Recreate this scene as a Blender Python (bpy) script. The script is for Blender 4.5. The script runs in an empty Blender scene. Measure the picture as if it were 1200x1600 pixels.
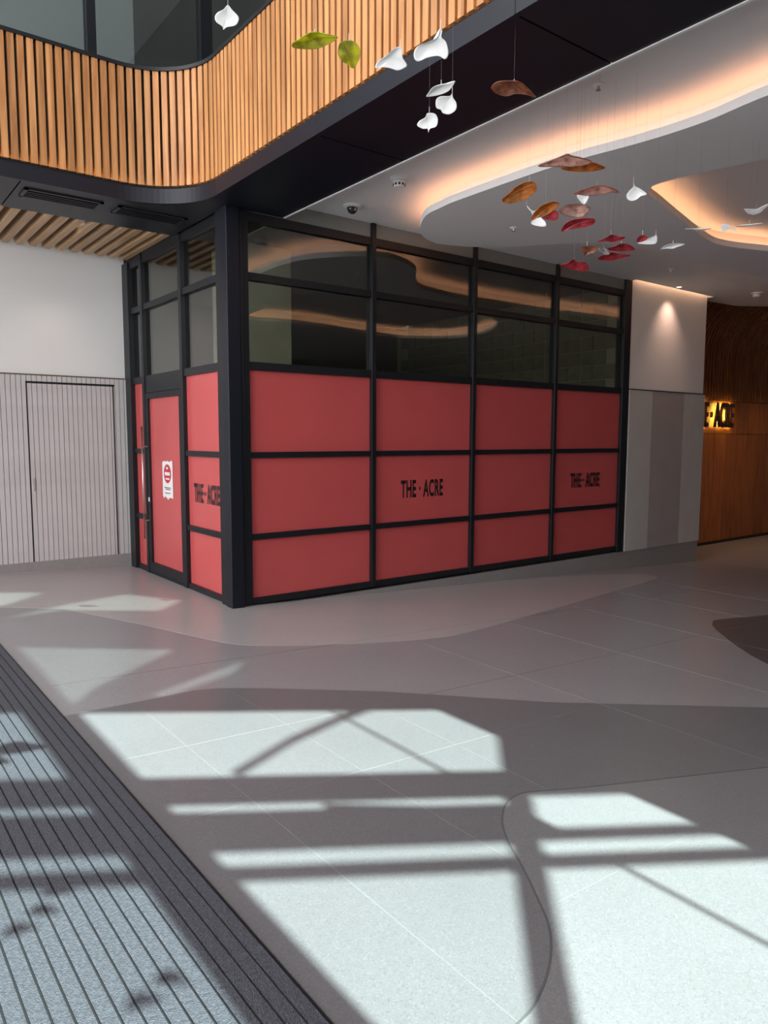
import bpy, math, random
from mathutils import Vector, Matrix
random.seed(7)
scn = bpy.context.scene
COL = scn.collection

# ------------------------------------------------------------------ camera
F_PX = 1150.178
CAM = Vector((-3.037, -6.279, 1.6))
RX = Vector((0.7944, -0.6074, 0.0027))       # image right
RD = Vector((-0.0589, -0.0815, -0.9949))     # image down
RF = Vector((0.6046, 0.7902, -0.1005))       # forward
cd = bpy.data.cameras.new('camera'); cam = bpy.data.objects.new('camera', cd); COL.objects.link(cam)
cd.sensor_fit = 'VERTICAL'; cd.sensor_height = 36.0; cd.lens = F_PX / 1600.0 * 36.0
cd.clip_start = 0.05; cd.clip_end = 300
up = -RD; bk = -RF
cam.matrix_world = Matrix(((RX.x, up.x, bk.x, CAM.x), (RX.y, up.y, bk.y, CAM.y), (RX.z, up.z, bk.z, CAM.z), (0, 0, 0, 1)))
scn.camera = cam

# ------------------------------------------------------------------ world, sun, exposure
scn.view_settings.view_transform = 'Standard'; scn.view_settings.look = 'None'
scn.view_settings.gamma = 1.0; scn.view_settings.use_curve_mapping = False
scn.view_settings.exposure = 0.0
w = bpy.data.worlds.new('sky'); scn.world = w; w.use_nodes = True
bg = w.node_tree.nodes['Background']
bg.inputs['Color'].default_value = (0.975, 0.975, 1.0, 1); bg.inputs['Strength'].default_value = 5.7
SUN_EL = math.radians(40.0); TAN = math.tan(SUN_EL)
sl = bpy.data.lights.new('sun', 'SUN'); sl.energy = 24.0; sl.color = (0.80, 1.0, 0.93); sl.angle = math.radians(0.45)
so = bpy.data.objects.new('sun', sl); COL.objects.link(so)
so.rotation_euler = Vector((0, math.cos(SUN_EL), -math.sin(SUN_EL))).to_track_quat('-Z', 'Y').to_euler()
so.location = (0, -20, 20)

SLOPE = 0.046
def fz(x): return -SLOPE * min(x, 8.3)

# ------------------------------------------------------------------ materials
MATS = {}
def nodes(name):
    m = bpy.data.materials.new(name); m.use_nodes = True
    MATS[name] = m
    return m, m.node_tree.nodes, m.node_tree.links, m.node_tree.nodes['Principled BSDF']
def plain(name, col, rough=0.5, metal=0.0, spec=0.5, noise=0.0, nscale=8.0, bump=0.0, bscale=60.0, stretch=None):
    m, N, L, P = nodes(name)
    P.inputs['Base Color'].default_value = (*col, 1); P.inputs['Roughness'].default_value = rough
    P.inputs['Metallic'].default_value = metal; P.inputs['Specular IOR Level'].default_value = spec
    if noise or bump:
        tc = N.new('ShaderNodeTexCoord'); mp = N.new('ShaderNodeMapping')
        L.new(tc.outputs['Object'], mp.inputs['Vector'])
        if stretch: mp.inputs['Scale'].default_value = stretch
    if noise:
        n = N.new('ShaderNodeTexNoise'); n.inputs['Scale'].default_value = nscale; n.inputs['Detail'].default_value = 5
        L.new(mp.outputs['Vector'], n.inputs['Vector'])
        r = N.new('ShaderNodeMapRange'); r.inputs['From Min'].default_value = .3; r.inputs['From Max'].default_value = .7
        r.inputs['To Min'].default_value = 1 - noise; r.inputs['To Max'].default_value = 1 + noise
        L.new(n.outputs['Fac'], r.inputs['Value'])
        mx = N.new('ShaderNodeVectorMath'); mx.operation = 'SCALE'; mx.inputs[0].default_value = col
        L.new(r.outputs['Result'], mx.inputs['Scale']); L.new(mx.outputs['Vector'], P.inputs['Base Color'])
    if bump:
        n = N.new('ShaderNodeTexNoise'); n.inputs['Scale'].default_value = bscale
        L.new(mp.outputs['Vector'], n.inputs['Vector'])
        b = N.new('ShaderNodeBump'); b.inputs['Strength'].default_value = bump; b.inputs['Distance'].default_value = 0.01
        L.new(n.outputs['Fac'], b.inputs['Height']); L.new(b.outputs['Normal'], P.inputs['Normal'])
    return m
def terrazzo(name, col):
    m, N, L, P = nodes(name)
    P.inputs['Roughness'].default_value = 0.3; P.inputs['Specular IOR Level'].default_value = 0.45
    tc = N.new('ShaderNodeTexCoord')
    n = N.new('ShaderNodeTexNoise'); n.inputs['Scale'].default_value = 1.3; n.inputs['Detail'].default_value = 4
    L.new(tc.outputs['Object'], n.inputs['Vector'])
    v = N.new('ShaderNodeTexVoronoi'); v.voronoi_dimensions = '2D'; v.inputs['Scale'].default_value = 210
    L.new(tc.outputs['Object'], v.inputs['Vector'])
    cr = N.new('ShaderNodeValToRGB'); e = cr.color_ramp.elements
    e[0].position = 0.0; e[0].color = (0.78, 0.78, 0.78, 1); e[1].position = 1.0; e[1].color = (1.2, 1.2, 1.2, 1)
    k = e.new(0.12); k.color = (0.93, 0.93, 0.93, 1); k = e.new(0.86); k.color = (1.03, 1.03, 1.03, 1)
    sp = N.new('ShaderNodeSeparateColor'); L.new(v.outputs['Color'], sp.inputs['Color']); L.new(sp.outputs['Red'], cr.inputs['Fac'])
    mr = N.new('ShaderNodeMapRange'); mr.inputs['To Min'].default_value = .9; mr.inputs['To Max'].default_value = 1.1
    L.new(n.outputs['Fac'], mr.inputs['Value'])
    s1 = N.new('ShaderNodeVectorMath'); s1.operation = 'SCALE'; s1.inputs[0].default_value = col; L.new(mr.outputs['Result'], s1.inputs['Scale'])
    s2 = N.new('ShaderNodeVectorMath'); s2.operation = 'MULTIPLY'; L.new(s1.outputs['Vector'], s2.inputs[0]); L.new(cr.outputs['Color'], s2.inputs[1])
    L.new(s2.outputs['Vector'], P.inputs['Base Color'])
    return m
def wood(name, c1, c2, axis=2, rough=0.45):
    m, N, L, P = nodes(name)
    P.inputs['Roughness'].default_value = rough; P.inputs['Specular IOR Level'].default_value = 0.35
    tc = N.new('ShaderNodeTexCoord'); oi = N.new('ShaderNodeObjectInfo')
    mp = N.new('ShaderNodeMapping'); sc = [14, 14, 14]; sc[axis] = 0.9; mp.inputs['Scale'].default_value = sc
    ad = N.new('ShaderNodeVectorMath'); ad.operation = 'MULTIPLY_ADD'
    L.new(oi.outputs['Location'], ad.inputs[0]); ad.inputs[1].default_value = (3.1, 5.7, 2.3)
    L.new(tc.outputs['Object'], ad.inputs[2]); L.new(ad.outputs['Vector'], mp.inputs['Vector'])
    n = N.new('ShaderNodeTexNoise'); n.inputs['Scale'].default_value = 1.6; n.inputs['Detail'].default_value = 6; n.inputs['Distortion'].default_value = .6
    L.new(mp.outputs['Vector'], n.inputs['Vector'])
    cr = N.new('ShaderNodeValToRGB'); e = cr.color_ramp.elements
    e[0].position = .3; e[0].color = (*c1, 1); e[1].position = .72; e[1].color = (*c2, 1)
    L.new(n.outputs['Fac'], cr.inputs['Fac'])
    mr = N.new('ShaderNodeMapRange'); mr.inputs['To Min'].default_value = .82; mr.inputs['To Max'].default_value = 1.12
    L.new(oi.outputs['Random'], mr.inputs['Value'])
    s = N.new('ShaderNodeVectorMath'); s.operation = 'SCALE'; L.new(cr.outputs['Color'], s.inputs[0]); L.new(mr.outputs['Result'], s.inputs['Scale'])
    L.new(s.outputs['Vector'], P.inputs['Base Color'])
    return m
def schlick(N, L, f0=.045):      # thin sheet reflectance, the same from both sides
    lw = N.new('ShaderNodeLayerWeight'); lw.inputs['Blend'].default_value = .5
    p = N.new('ShaderNodeMath'); p.operation = 'POWER'; L.new(lw.outputs['Facing'], p.inputs[0]); p.inputs[1].default_value = 5
    a = N.new('ShaderNodeMath'); a.operation = 'MULTIPLY_ADD'; L.new(p.outputs[0], a.inputs[0]); a.inputs[1].default_value = 1 - f0; a.inputs[2].default_value = f0
    return a.outputs[0]
def glass(name, tint, refl=1.0, wav=0.0, wscale=0.6, rough=0.0, f0=.045):
    m, N, L, P = nodes(name); N.remove(P); out = N['Material Output']
    t = N.new('ShaderNodeBsdfTransparent'); t.inputs['Color'].default_value = (*tint, 1)
    g = N.new('ShaderNodeBsdfGlossy'); g.inputs['Roughness'].default_value = rough; g.inputs['Color'].default_value = (refl, refl, refl, 1)
    fr = schlick(N, L, f0)
    mx = N.new('ShaderNodeMixShader')
    if wav:
        tc = N.new('ShaderNodeTexCoord'); n = N.new('ShaderNodeTexNoise'); n.inputs['Scale'].default_value = wscale; n.inputs['Detail'].default_value = 0
        L.new(tc.outputs['Object'], n.inputs['Vector'])
        b = N.new('ShaderNodeBump'); b.inputs['Strength'].default_value = 1.0; b.inputs['Distance'].default_value = wav
        L.new(n.outputs['Fac'], b.inputs['Height']); L.new(b.outputs['Normal'], g.inputs['Normal'])
    L.new(fr, mx.inputs['Fac']); L.new(t.outputs['BSDF'], mx.inputs[1]); L.new(g.outputs['BSDF'], mx.inputs[2])
    L.new(mx.outputs['Shader'], out.inputs['Surface'])
    return m
def leafglass(name, col, rough=0.12, trans=0.35):
    # stained cast glass: coloured translucent body under a glossy skin
    m, N, L, P = nodes(name); N.remove(P); out = N['Material Output']
    tc = N.new('ShaderNodeTexCoord'); n = N.new('ShaderNodeTexNoise'); n.inputs['Scale'].default_value = 22; n.inputs['Detail'].default_value = 3
    L.new(tc.outputs['Object'], n.inputs['Vector'])
    cr = N.new('ShaderNodeValToRGB'); e = cr.color_ramp.elements
    e[0].position = .38; e[0].color = (*[c * .7 for c in col], 1); e[1].position = .62; e[1].color = (*[min(1, c * 1.3 + .02) for c in col], 1)
    L.new(n.outputs['Fac'], cr.inputs['Fac'])
    d = N.new('ShaderNodeBsdfDiffuse'); tl = N.new('ShaderNodeBsdfTranslucent'); tp = N.new('ShaderNodeBsdfTransparent'); g = N.new('ShaderNodeBsdfGlossy')
    g.inputs['Roughness'].default_value = rough
    for x in (d, tl, tp): L.new(cr.outputs['Color'], x.inputs['Color'])
    m1 = N.new('ShaderNodeMixShader'); m1.inputs['Fac'].default_value = .5; L.new(d.outputs[0], m1.inputs[1]); L.new(tl.outputs[0], m1.inputs[2])
    m2 = N.new('ShaderNodeMixShader'); m2.inputs['Fac'].default_value = trans; L.new(m1.outputs[0], m2.inputs[1]); L.new(tp.outputs[0], m2.inputs[2])
    fr = schlick(N, L)
    m3 = N.new('ShaderNodeMixShader'); L.new(fr, m3.inputs['Fac']); L.new(m2.outputs[0], m3.inputs[1]); L.new(g.outputs[0], m3.inputs[2])
    L.new(m3.outputs[0], out.inputs['Surface'])
    return m
def emit(name, col, s):
    m, N, L, P = nodes(name); N.remove(P); e = N.new('ShaderNodeEmission')
    e.inputs['Color'].default_value = (*col, 1); e.inputs['Strength'].default_value = s
    L.new(e.outputs[0], N['Material Output'].inputs['Surface']); return m

M_FLOOR = terrazzo('terrazzo_mid', (0.255, 0.245, 0.252))
M_LIGHT = terrazzo('terrazzo_pale', (0.37, 0.345, 0.34))
M_DARK = terrazzo('terrazzo_dark', (0.145, 0.141, 0.147))
M_NEAR = terrazzo('terrazzo_near', (0.178, 0.174, 0.18))
M_DEEP = terrazzo('terrazzo_deep', (0.09, 0.085, 0.085))
M_JOINT = plain('joint_metal', (0.2, 0.2, 0.195), .4)
M_BLACK = plain('black_powder_coat', (0.009, 0.010, 0.013), .42, spec=.35, noise=.08, nscale=30)
M_SOFFIT = plain('navy_soffit_metal', (0.008, 0.009, 0.015), .4, spec=.3, noise=.06, nscale=3)
M_SLOT = plain('slot_black', (0.004, 0.004, 0.005), .8)
M_WHITE = plain('white_paint', (0.70, 0.695, 0.68), .6, bump=.04, bscale=90)
M_CEIL = plain('ceiling_paint', (0.72, 0.72, 0.72), .7, bump=.03, bscale=60)
M_CLAD = plain('pale_grey_board', (0.50, 0.485, 0.475), .5, noise=.05, nscale=6)
M_CLADL = plain('light_stone_panel', (0.50, 0.49, 0.47), .5, noise=.05, nscale=3)
M_CLADD = plain('brown_stone_panel', (0.36, 0.325, 0.31), .5, noise=.05, nscale=3)
M_SKIRT = plain('skirting_stone', (0.25, 0.235, 0.23), .45, noise=.05, nscale=20)
M_RED = plain('red_film', (0.50, 0.082, 0.082), .24, spec=.4, noise=.04, nscale=1.5)
M_INK = plain('black_ink', (0.015, 0.008, 0.009), .4)
M_INKREFL = plain('painted_letter_reflection', (0.16, 0.02, 0.022), .4)  # stands in for the reflected shadow of the lettering
M_PAPER = plain('paper', (0.72, 0.7, 0.7), .7)
M_SIGNRED = plain('sign_red', (0.5, 0.04, 0.05), .5)
M_STEEL = plain('brushed_steel', (0.55, 0.53, 0.5), .28, metal=1)
M_GREYSP = plain('grey_spandrel', (0.20, 0.22, 0.215), .35, noise=.05, nscale=2)
M_WOOD = wood('cedar_batten', (0.33, 0.135, 0.045), (0.60, 0.30, 0.12))
M_WOODC = wood('oak_baffle', (0.36, 0.22, 0.115), (0.52, 0.345, 0.2), axis=1)
M_WOODR = wood('dark_timber', (0.16, 0.05, 0.014), (0.32, 0.12, 0.035))
M_WOODP = wood('dark_timber_panel', (0.17, 0.052, 0.014), (0.33, 0.125, 0.036))
M_GLASS = glass('tinted_glass', (0.80, 0.82, 0.76), 1.0, wav=0.0022, wscale=0.55, f0=.085)
M_GLASSU = glass('upper_glass', (0.80, 0.84, 0.84), 1.0)
M_CONC = plain('concrete', (0.42, 0.41, 0.35), .8, noise=.2, nscale=2.2, bump=.1)
M_BLOCK = plain('concrete_block', (0.21, 0.19, 0.145), .9, noise=.2, nscale=9, bump=.2)
M_MORTAR = plain('mortar', (0.42, 0.39, 0.31), .9)
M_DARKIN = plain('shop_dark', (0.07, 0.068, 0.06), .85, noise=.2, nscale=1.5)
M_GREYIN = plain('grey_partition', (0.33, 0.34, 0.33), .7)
M_MAT = plain('mat_carpet', (0.055, 0.057, 0.07), .65, noise=.35, nscale=90, bump=.6, bscale=220)
M_MATGAP = plain('mat_channel', (0.012, 0.012, 0.014), .7)
M_PLASTIC = plain('white_plastic', (0.75, 0.75, 0.74), .4)
M_DOME = plain('dark_dome', (0.02, 0.02, 0.022), .08)
M_LEAFW = plain('white_porcelain', (0.80, 0.80, 0.79), .35)
M_GREEN = leafglass('green_glass', (0.52, 0.50, 0.015), trans=.2)
M_AMBER = leafglass('amber_glass', (0.62, 0.24, 0.03))
M_BROWN = leafglass('brown_glass', (0.42, 0.17, 0.09))
M_PINK = leafglass('rose_glass', (0.88, 0.56, 0.49), trans=.45)
M_CRIM = leafglass('crimson_glass', (0.50, 0.03, 0.05), trans=.15)
M_CLEAR = leafglass('clear_glass', (0.85, 0.85, 0.83), trans=.7)
RIM = {'rose_glass': M_BROWN, 'clear_glass': M_CLEAR}
M_WIRE = plain('wire', (0.2, 0.2, 0.2), .4, metal=1)
M_FRAMEW = plain('entrance_frame', (0.05, 0.052, 0.056), .5)
M_COVE = emit('cove_led', (1.0, 0.45, 0.23), 11)
M_COVE2 = emit('cove_led_warm', (1.0, 0.47, 0.23), 11)
M_UPLED = emit('batten_led', (1.0, 0.55, 0.2), 40)
M_HALO = emit('halo_led', (1.0, 0.60, 0.10), 34)

# ------------------------------------------------------------------ builders
class MB:
    def __init__(s): s.v = []; s.f = []
    def box(s, x0, x1, y0, y1, z0, z1):
        b = len(s.v)
        s.v += [(x0, y0, z0), (x1, y0, z0), (x1, y1, z0), (x0, y1, z0), (x0, y0, z1), (x1, y0, z1), (x1, y1, z1), (x0, y1, z1)]
        s.f += [tuple(b + i for i in q) for q in ((3, 2, 1, 0), (4, 5, 6, 7), (0, 1, 5, 4), (1, 2, 6, 5), (2, 3, 7, 6), (3, 0, 4, 7))]
        return s
    def prism(s, pts, lo, hi):      # pts: list of (x,y); lo/hi: function or value giving z
        b = len(s.v); n = len(pts)
        fl = lo if callable(lo) else (lambda x, y: lo); fh = hi if callable(hi) else (lambda x, y: hi)
        s.v += [(x, y, fl(x, y)) for x, y in pts] + [(x, y, fh(x, y)) for x, y in pts]
        s.f += [tuple(b + i for i in reversed(range(n))), tuple(b + n + i for i in range(n))]
        s.f += [(b + i, b + (i + 1) % n, b + n + (i + 1) % n, b + n + i) for i in range(n)]
        return s
    def sweep(s, path, prof, closed=False):   # path: list of (x,y); prof: closed list of (offset to the left normal, z)
        n = len(path); m = len(prof); b = len(s.v)
        for i, (x, y) in enumerate(path):
            p = path[i - 1] if (i > 0 or closed) else path[i]; q = path[(i + 1) % n] if (i < n - 1 or closed) else path[i]
            d = Vector((q[0] - p[0], q[1] - p[1])).normalized(); nx, ny = -d.y, d.x
            s.v += [(x + nx * o, y + ny * o, z) for o, z in prof]
        for i in range(n if closed else n - 1):
            for j in range(m):
                a = b + i * m; c = b + ((i + 1) % n) * m
                s.f.append((a + j, c + j, c + (j + 1) % m, a + (j + 1) % m))
        if not closed:
            s.f.append(tuple(b + j for j in range(m))); s.f.append(tuple(b + (n - 1) * m + j for j in reversed(range(m))))
        return s
    def tube(s, pts, r, k=8):
        b = len(s.v); n = len(pts)
        for i, p in enumerate(pts):
            p = Vector(p); d = (Vector(pts[min(i + 1, n - 1)]) - Vector(pts[max(i - 1, 0)])).normalized()
            a = d.cross(Vector((0, 0, 1))) if abs(d.z) < .95 else d.cross(Vector((1, 0, 0))); a.normalize(); c = d.cross(a)
            rr = r[i] if isinstance(r, (list, tuple)) else r
            s.v += [tuple(p + a * math.cos(t) * rr + c * math.sin(t) * rr) for t in [2 * math.pi * j / k for j in range(k)]]
        for i in range(n - 1):
            for j in range(k): s.f.append((b + i * k + j, b + i * k + (j + 1) % k, b + (i + 1) * k + (j + 1) % k, b + (i + 1) * k + j))
        s.f.append(tuple(b + j for j in reversed(range(k)))); s.f.append(tuple(b + (n - 1) * k + j for j in range(k)))
        return s
    def lathe(s, prof, c=(0, 0, 0), k=28):   # prof (r,z)
        b = len(s.v); n = len(prof)
        for r, z in prof: s.v += [(c[0] + r * math.cos(2 * math.pi * j / k), c[1] + r * math.sin(2 * math.pi * j / k), c[2] + z) for j in range(k)]
        for i in range(n - 1):
            for j in range(k): s.f.append((b + i * k + j, b + i * k + (j + 1) % k, b + (i + 1) * k + (j + 1) % k, b + (i + 1) * k + j))
        s.f.append(tuple(b + j for j in reversed(range(k)))); s.f.append(tuple(b + (n - 1) * k + j for j in range(k)))
        return s
    def mesh(s, name, mat, smooth=False):
        me = bpy.data.meshes.new(name); me.from_pydata(s.v, [], s.f); me.materials.append(mat)
        if smooth:
            for p in me.polygons: p.use_smooth = True
        me.update(); return me
    def build(s, name, mat, parent=None, smooth=False, bevel=0):
        o = bpy.data.objects.new(name, s.mesh(name, mat, smooth)); COL.objects.link(o)
        if parent is not None: o.parent = parent
        if bevel:
            bm = o.modifiers.new('bevel', 'BEVEL'); bm.width = bevel; bm.segments = 2; bm.limit_method = 'ANGLE'
        return o
def tag(o, label, cat=None, group=None, kind=None):
    o['label'] = label
    if cat: o['category'] = cat
    if group: o['group'] = group
    if kind: o['kind'] = kind
    return o
def empty(name, loc=(0, 0, 0)):
    o = bpy.data.objects.new(name, None); COL.objects.link(o); o.location = loc; o.empty_display_size = .1; return o
def inst(name, mesh, parent, loc=(0, 0, 0), rz=0):
    o = bpy.data.objects.new(name, mesh); COL.objects.link(o); o.parent = parent; o.location = loc; o.rotation_euler = (0, 0, rz); return o
def BX(name, mat, parent, *a, bevel=0): return MB().box(*a).build(name, mat, parent, bevel=bevel)
def px(x, y, d):         # the point seen at photo pixel (x, y), d metres in front of the lens
    return CAM + (RX * (x - 600) + RD * (y - 800) + RF * F_PX) * (d / F_PX)
def smooth_closed(p, k=6):
    out = []; n = len(p)
    for i in range(n):
        a, b, c, d = (Vector(p[(i + j - 1) % n]) for j in range(4))
        for t in [q / k for q in range(k)]:
            out.append(0.5 * ((2 * b) + (c - a) * t + (2 * a - 5 * b + 4 * c - d) * t * t + (3 * b - a - 3 * c + d) * t ** 3))
    return out
def smooth_open(p, k=6):
    q = [p[0]] + list(p) + [p[-1]]; out = []
    for i in range(1, len(q) - 2):
        a, b, c, d = (Vector(q[i + j - 1]) for j in range(4))
        for t in [r / k for r in range(k)]:
            out.append(0.5 * ((2 * b) + (c - a) * t + (2 * a - 5 * b + 4 * c - d) * t * t + (3 * b - a - 3 * c + d) * t ** 3))
    out.append(Vector(p[-1])); return [tuple(v) for v in out]
def text_mesh(name, body, width, height, mat, bold=0.018, depth=0.0, squeeze=True):
    cu = bpy.data.curves.new(name, 'FONT'); cu.body = body; cu.size = 1; cu.offset = bold; cu.extrude = depth; cu.resolution_u = 3
    cu.space_character = 1.06
    o = bpy.data.objects.new(name, cu); COL.objects.link(o)
    dg = bpy.context.evaluated_depsgraph_get(); me = bpy.data.meshes.new_from_object(o.evaluated_get(dg))
    COL.objects.unlink(o); bpy.data.objects.remove(o)
    xs = [v.co.x for v in me.vertices]; ys = [v.co.y for v in me.vertices]
    sx = width / (max(xs) - min(xs)); sy = height / (max(ys) - min(ys)); cx = (max(xs) + min(xs)) / 2; cy = (max(ys) + min(ys)) / 2
    for v in me.vertices: v.co = ((v.co.x - cx) * sx, (v.co.y - cy) * sy, v.co.z)
    me.materials.clear(); me.materials.append(mat); me.name = name
    return me

# ================================================================== SETTING
# ---- floor: terrazzo ramp falling gently to the right, laid in fields of different greys
fl = MB()
fl.prism([(-7.2, -21), (8.3, -21), (8.3, 6), (-7.2, 6)], lambda x, y: fz(x) - .15, lambda x, y: fz(x))
fl.box(8.3, 16, -21, 6, fz(9) - .15, fz(9))
floor = tag(fl.build('floor', M_FLOOR), 'grey terrazzo floor with inlaid fields of different greys', 'floor', kind='structure')
def field(pts, mat, h, label):
    o = MB().prism(pts, lambda x, y: fz(x) - .01, lambda x, y: fz(x) + h).build('terrazzo_field', mat, floor); o['label'] = label
field([(-5, 2.84), (-1.84, .91), (-1.39, .63)] + smooth_open([(-1.39, .63), (-1.0, -.25), (-.72, -1.0), (-.54, -1.3), (-.2, -1.5), (.4, -1.72), (.94, -1.84), (1.5, -1.78), (3.5, -1.33), (5.5, -.86), (5.85, -.74), (5.95, -.6), (5.8, -.4), (5.2, -.2)], 4) + [(3.5, .02), (0.02, .02), (0.02, 2.84)],
      M_LIGHT, .0012, 'pale beige terrazzo field along the red shopfront')
CURVE = [(.63, -4.65), (-.08, -4.39), (-.40, -4.27), (-.56, -4.20), (-.66, -4.17), (-.78, -4.20), (-.9, -4.29), (-1.0, -4.41), (-1.1, -4.58), (-1.21, -4.75), (-1.28, -4.85), (-1.35, -4.92), (-1.43, -4.98), (-1.54, -5.04), (-1.67, -5.08), (-2.07, -5.12)]
CURVE_S = smooth_open(CURVE, 4)
field([(-2.07, -2.17), (-1.93, -2.16), (-1.64, -2.14), (-1.3, -2.11), (-1.17, -2.14), (-.9, -2.3), (-.31, -2.72), (.46, -3.42), (1.58, -4.2), (4.6, -6.1), (4.6, -6.2)] + CURVE_S,
      M_DARK, .0012, 'darker grey terrazzo field under the sun patches')
field([(4.6, -6.2)] + CURVE_S + [(-2.07, -9), (4.6, -12)], M_NEAR, .0012, 'mid grey terrazzo field behind the curved joint')
field(smooth_open([(7, -3.1), (4.68, -2.76), (3.95, -2.63), (3.78, -2.65), (3.42, -2.88), (2.64, -3.71), (2.5, -4.5)], 4) + [(5.5, -5.2)], M_DEEP, .0012, 'dark charcoal terrazzo field at the right')
def strip(pts, wd, mat, h, label=None):
    m = MB(); m.sweep(pts, [(-wd / 2, 0), (wd / 2, 0), (wd / 2, 1), (-wd / 2, 1)])
    m.v = [(x, y, fz(x) + (h if z > .5 else -.003)) for x, y, z in m.v]
    o = m.build('joint_strip', mat, floor)
    if label: o['label'] = label
M_JDARK = plain('joint_dark', (0.09, 0.09, 0.09), .5)
strip(CURVE_S[:-3], .008, M_JDARK, .0018, 'dark curved joint between two terrazzo fields')
for a, b in [((-1.68, -2.2), (-1.66, -9)), ((-.51, -2.6), (-.52, -4.2)), ((-1.18, -4.79), (3, -4.80)), ((-1.12, -2.2), (-1.1, -4.5)), ((.7, -1.9), (.7, -9)), ((1.9, -1.7), (1.9, -9)), ((3.1, -1.5), (3.1, -9)), ((-2.0, -3.6), (.6, -3.6)), ((-2.0, -1.6), (6, -1.6)), ((4.3, -1.2), (4.3, -8)), ((5.5, -1), (5.5, -8)), ((-2, -2.9), (7, -2.9))]:
    strip([a, b], .003, M_JOINT, .0016)

# ---- entrance mat: parallel ribs of dark carpet, lengthways towards the left
mat_root = tag(empty('entrance_mat', (-3.4, -3.2, fz(-3.4))), 'dark ribbed entrance mat with long parallel carpet strips at lower left', 'mat')
MX1, MY0, MY1 = -2.08, -7.6, 1.4
o = MB().prism([(-4.8, MY0), (MX1, MY0), (MX1, MY1), (-4.8, MY1)], lambda x, y: fz(x) - .01, lambda x, y: fz(x) + .003).build('mat_base', M_MATGAP)
o.parent = mat_root; o.matrix_parent_inverse = Matrix.Translation(-mat_root.location)
PIT = 0.0478
sm = MB(); sm.prism([(-.0205, MY0), (.0205, MY0), (.0205, MY1), (-.0205, MY1)], lambda x, y: 0, lambda x, y: .010 - SLOPE * x)
sm_me = sm.mesh('mat_strip', M_MAT)
for i in range(56):
    x = MX1 - .026 - i * PIT
    s = inst('mat_strip', sm_me, mat_root, (x - mat_root.location.x, -mat_root.location.y, fz(x) - mat_root.location.z))
o = MB().prism([(MX1 - .003, MY0), (MX1 + .004, MY0), (MX1 + .004, MY1), (MX1 - .003, MY1)], lambda x, y: fz(x), lambda x, y: fz(x) + .009).build('edge_trim', M_BLACK)
o.parent = mat_root; o.matrix_parent_inverse = Matrix.Translation(-mat_root.location)

# ---- left wall (Y = 2.85): white above, grooved boards below with a hidden door
wl = tag(BX('wall_left', M_WHITE, None, -7.2, 0.0, 2.85, 3.05, -.1, 9.0), 'white painted wall above the pale grooved boards at the left', 'wall', kind='structure')
BW = 0.0543
pl = MB().box(.003, BW - .003, -.018, .0, .165, 2.29); pl_me = pl.mesh('wall_board', M_CLAD)
pd = MB().box(.003, BW - .003, -.018, .0, .165, 2.20).mesh('door_board', M_CLAD); pt = MB().box(.003, BW - .003, -.018, .0, 2.225, 2.29).mesh('over_board', M_CLAD)
back = BX('board_backing', M_SLOT, wl, -7.1, 0, 2.846, 2.85, .16, 2.29)
door1 = tag(empty('door_1', (-.665, 2.84, .165)), 'hidden door covered in the pale grooved boards of the left wall', 'door', kind='structure')
def kid(o, p): o.parent = p; o.matrix_parent_inverse = Matrix.Translation(-p.location); return o
for i in range(80):
    x = -.002 - (i + 1) * BW
    if -1.14 < x + BW / 2 < -.19:
        s = bpy.data.objects.new('door_board', pd); COL.objects.link(s); s.location = (x, 2.846, 0); kid(s, door1)
        inst('wall_board', pt, wl, (x, 2.846, 0))
    else: inst('wall_board', pl_me, wl, (x, 2.846, 0))
seam = MB().box(-1.152, -1.137, 2.826, 2.846, .165, 2.222).box(-.193, -.178, 2.826, 2.846, .165, 2.222).box(-1.152, -.178, 2.826, 2.846, 2.204, 2.222)
kid(seam.build('door_seam', M_BLACK), door1)
kid(MB().box(-1.12, -1.095, 2.815, 2.832, .98, 1.13).build('flush_pull', M_CLADD, bevel=.004), door1)
tag(BX('trim_1', plain('bronze_trim', (.10, .075, .055), .4), None, -7.1, 0, 2.825, 2.85, 2.29, 2.305), 'thin dark trim capping the grooved boards of the left wall', 'trim', kind='structure')
bs = MB().prism([(-7.1, 2.82), (0, 2.82), (0, 2.85), (-7.1, 2.85)], lambda x, y: fz(x) - .02, .165)
tag(bs.build('baseboard_left', M_SKIRT), 'grey stone skirting under the grooved boards of the left wall', 'baseboard', kind='structure')

# ---- slatted timber ceiling over the left recess
cs = tag(BX('ceiling_left', plain('recess_ceiling', (.62, .61, .58), .8), None, -7.1, 0.02, 1.2, 2.9, 3.84, 3.95), 'white ceiling carrying pale timber baffles over the left recess', 'ceiling', kind='structure')
bf = MB(); b0 = [(1.18, 3.68), (2.70, 3.68), (2.80, 3.73), (2.80, 3.84), (1.18, 3.84)]
bf.v = [(-.032, y, z) for y, z in b0] + [(.032, y, z) for y, z in b0]
bf.f = [(4, 3, 2, 1, 0), (5, 6, 7, 8, 9)] + [(i, (i + 1) % 5, 5 + (i + 1) % 5, 5 + i) for i in range(5)]
bf_me = bf.mesh('timber_baffle', M_WOODC)
for i in range(22): inst('timber_baffle', bf_me, cs, (-.045 - i * .1415, 0, 0))
tl = tag(empty('track_light', (-.83, 1.75, 3.78)), 'small black track light between the pale timber ceiling baffles', 'lamp')
MB().box(-.018, .018, -.22, .22, .0, .05).build('housing', M_BLACK, tl); MB().box(-.012, .012, .02, .12, -.006, 0).build('lens', emit('track_lens', (1, .93, .82), 6), tl)

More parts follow.
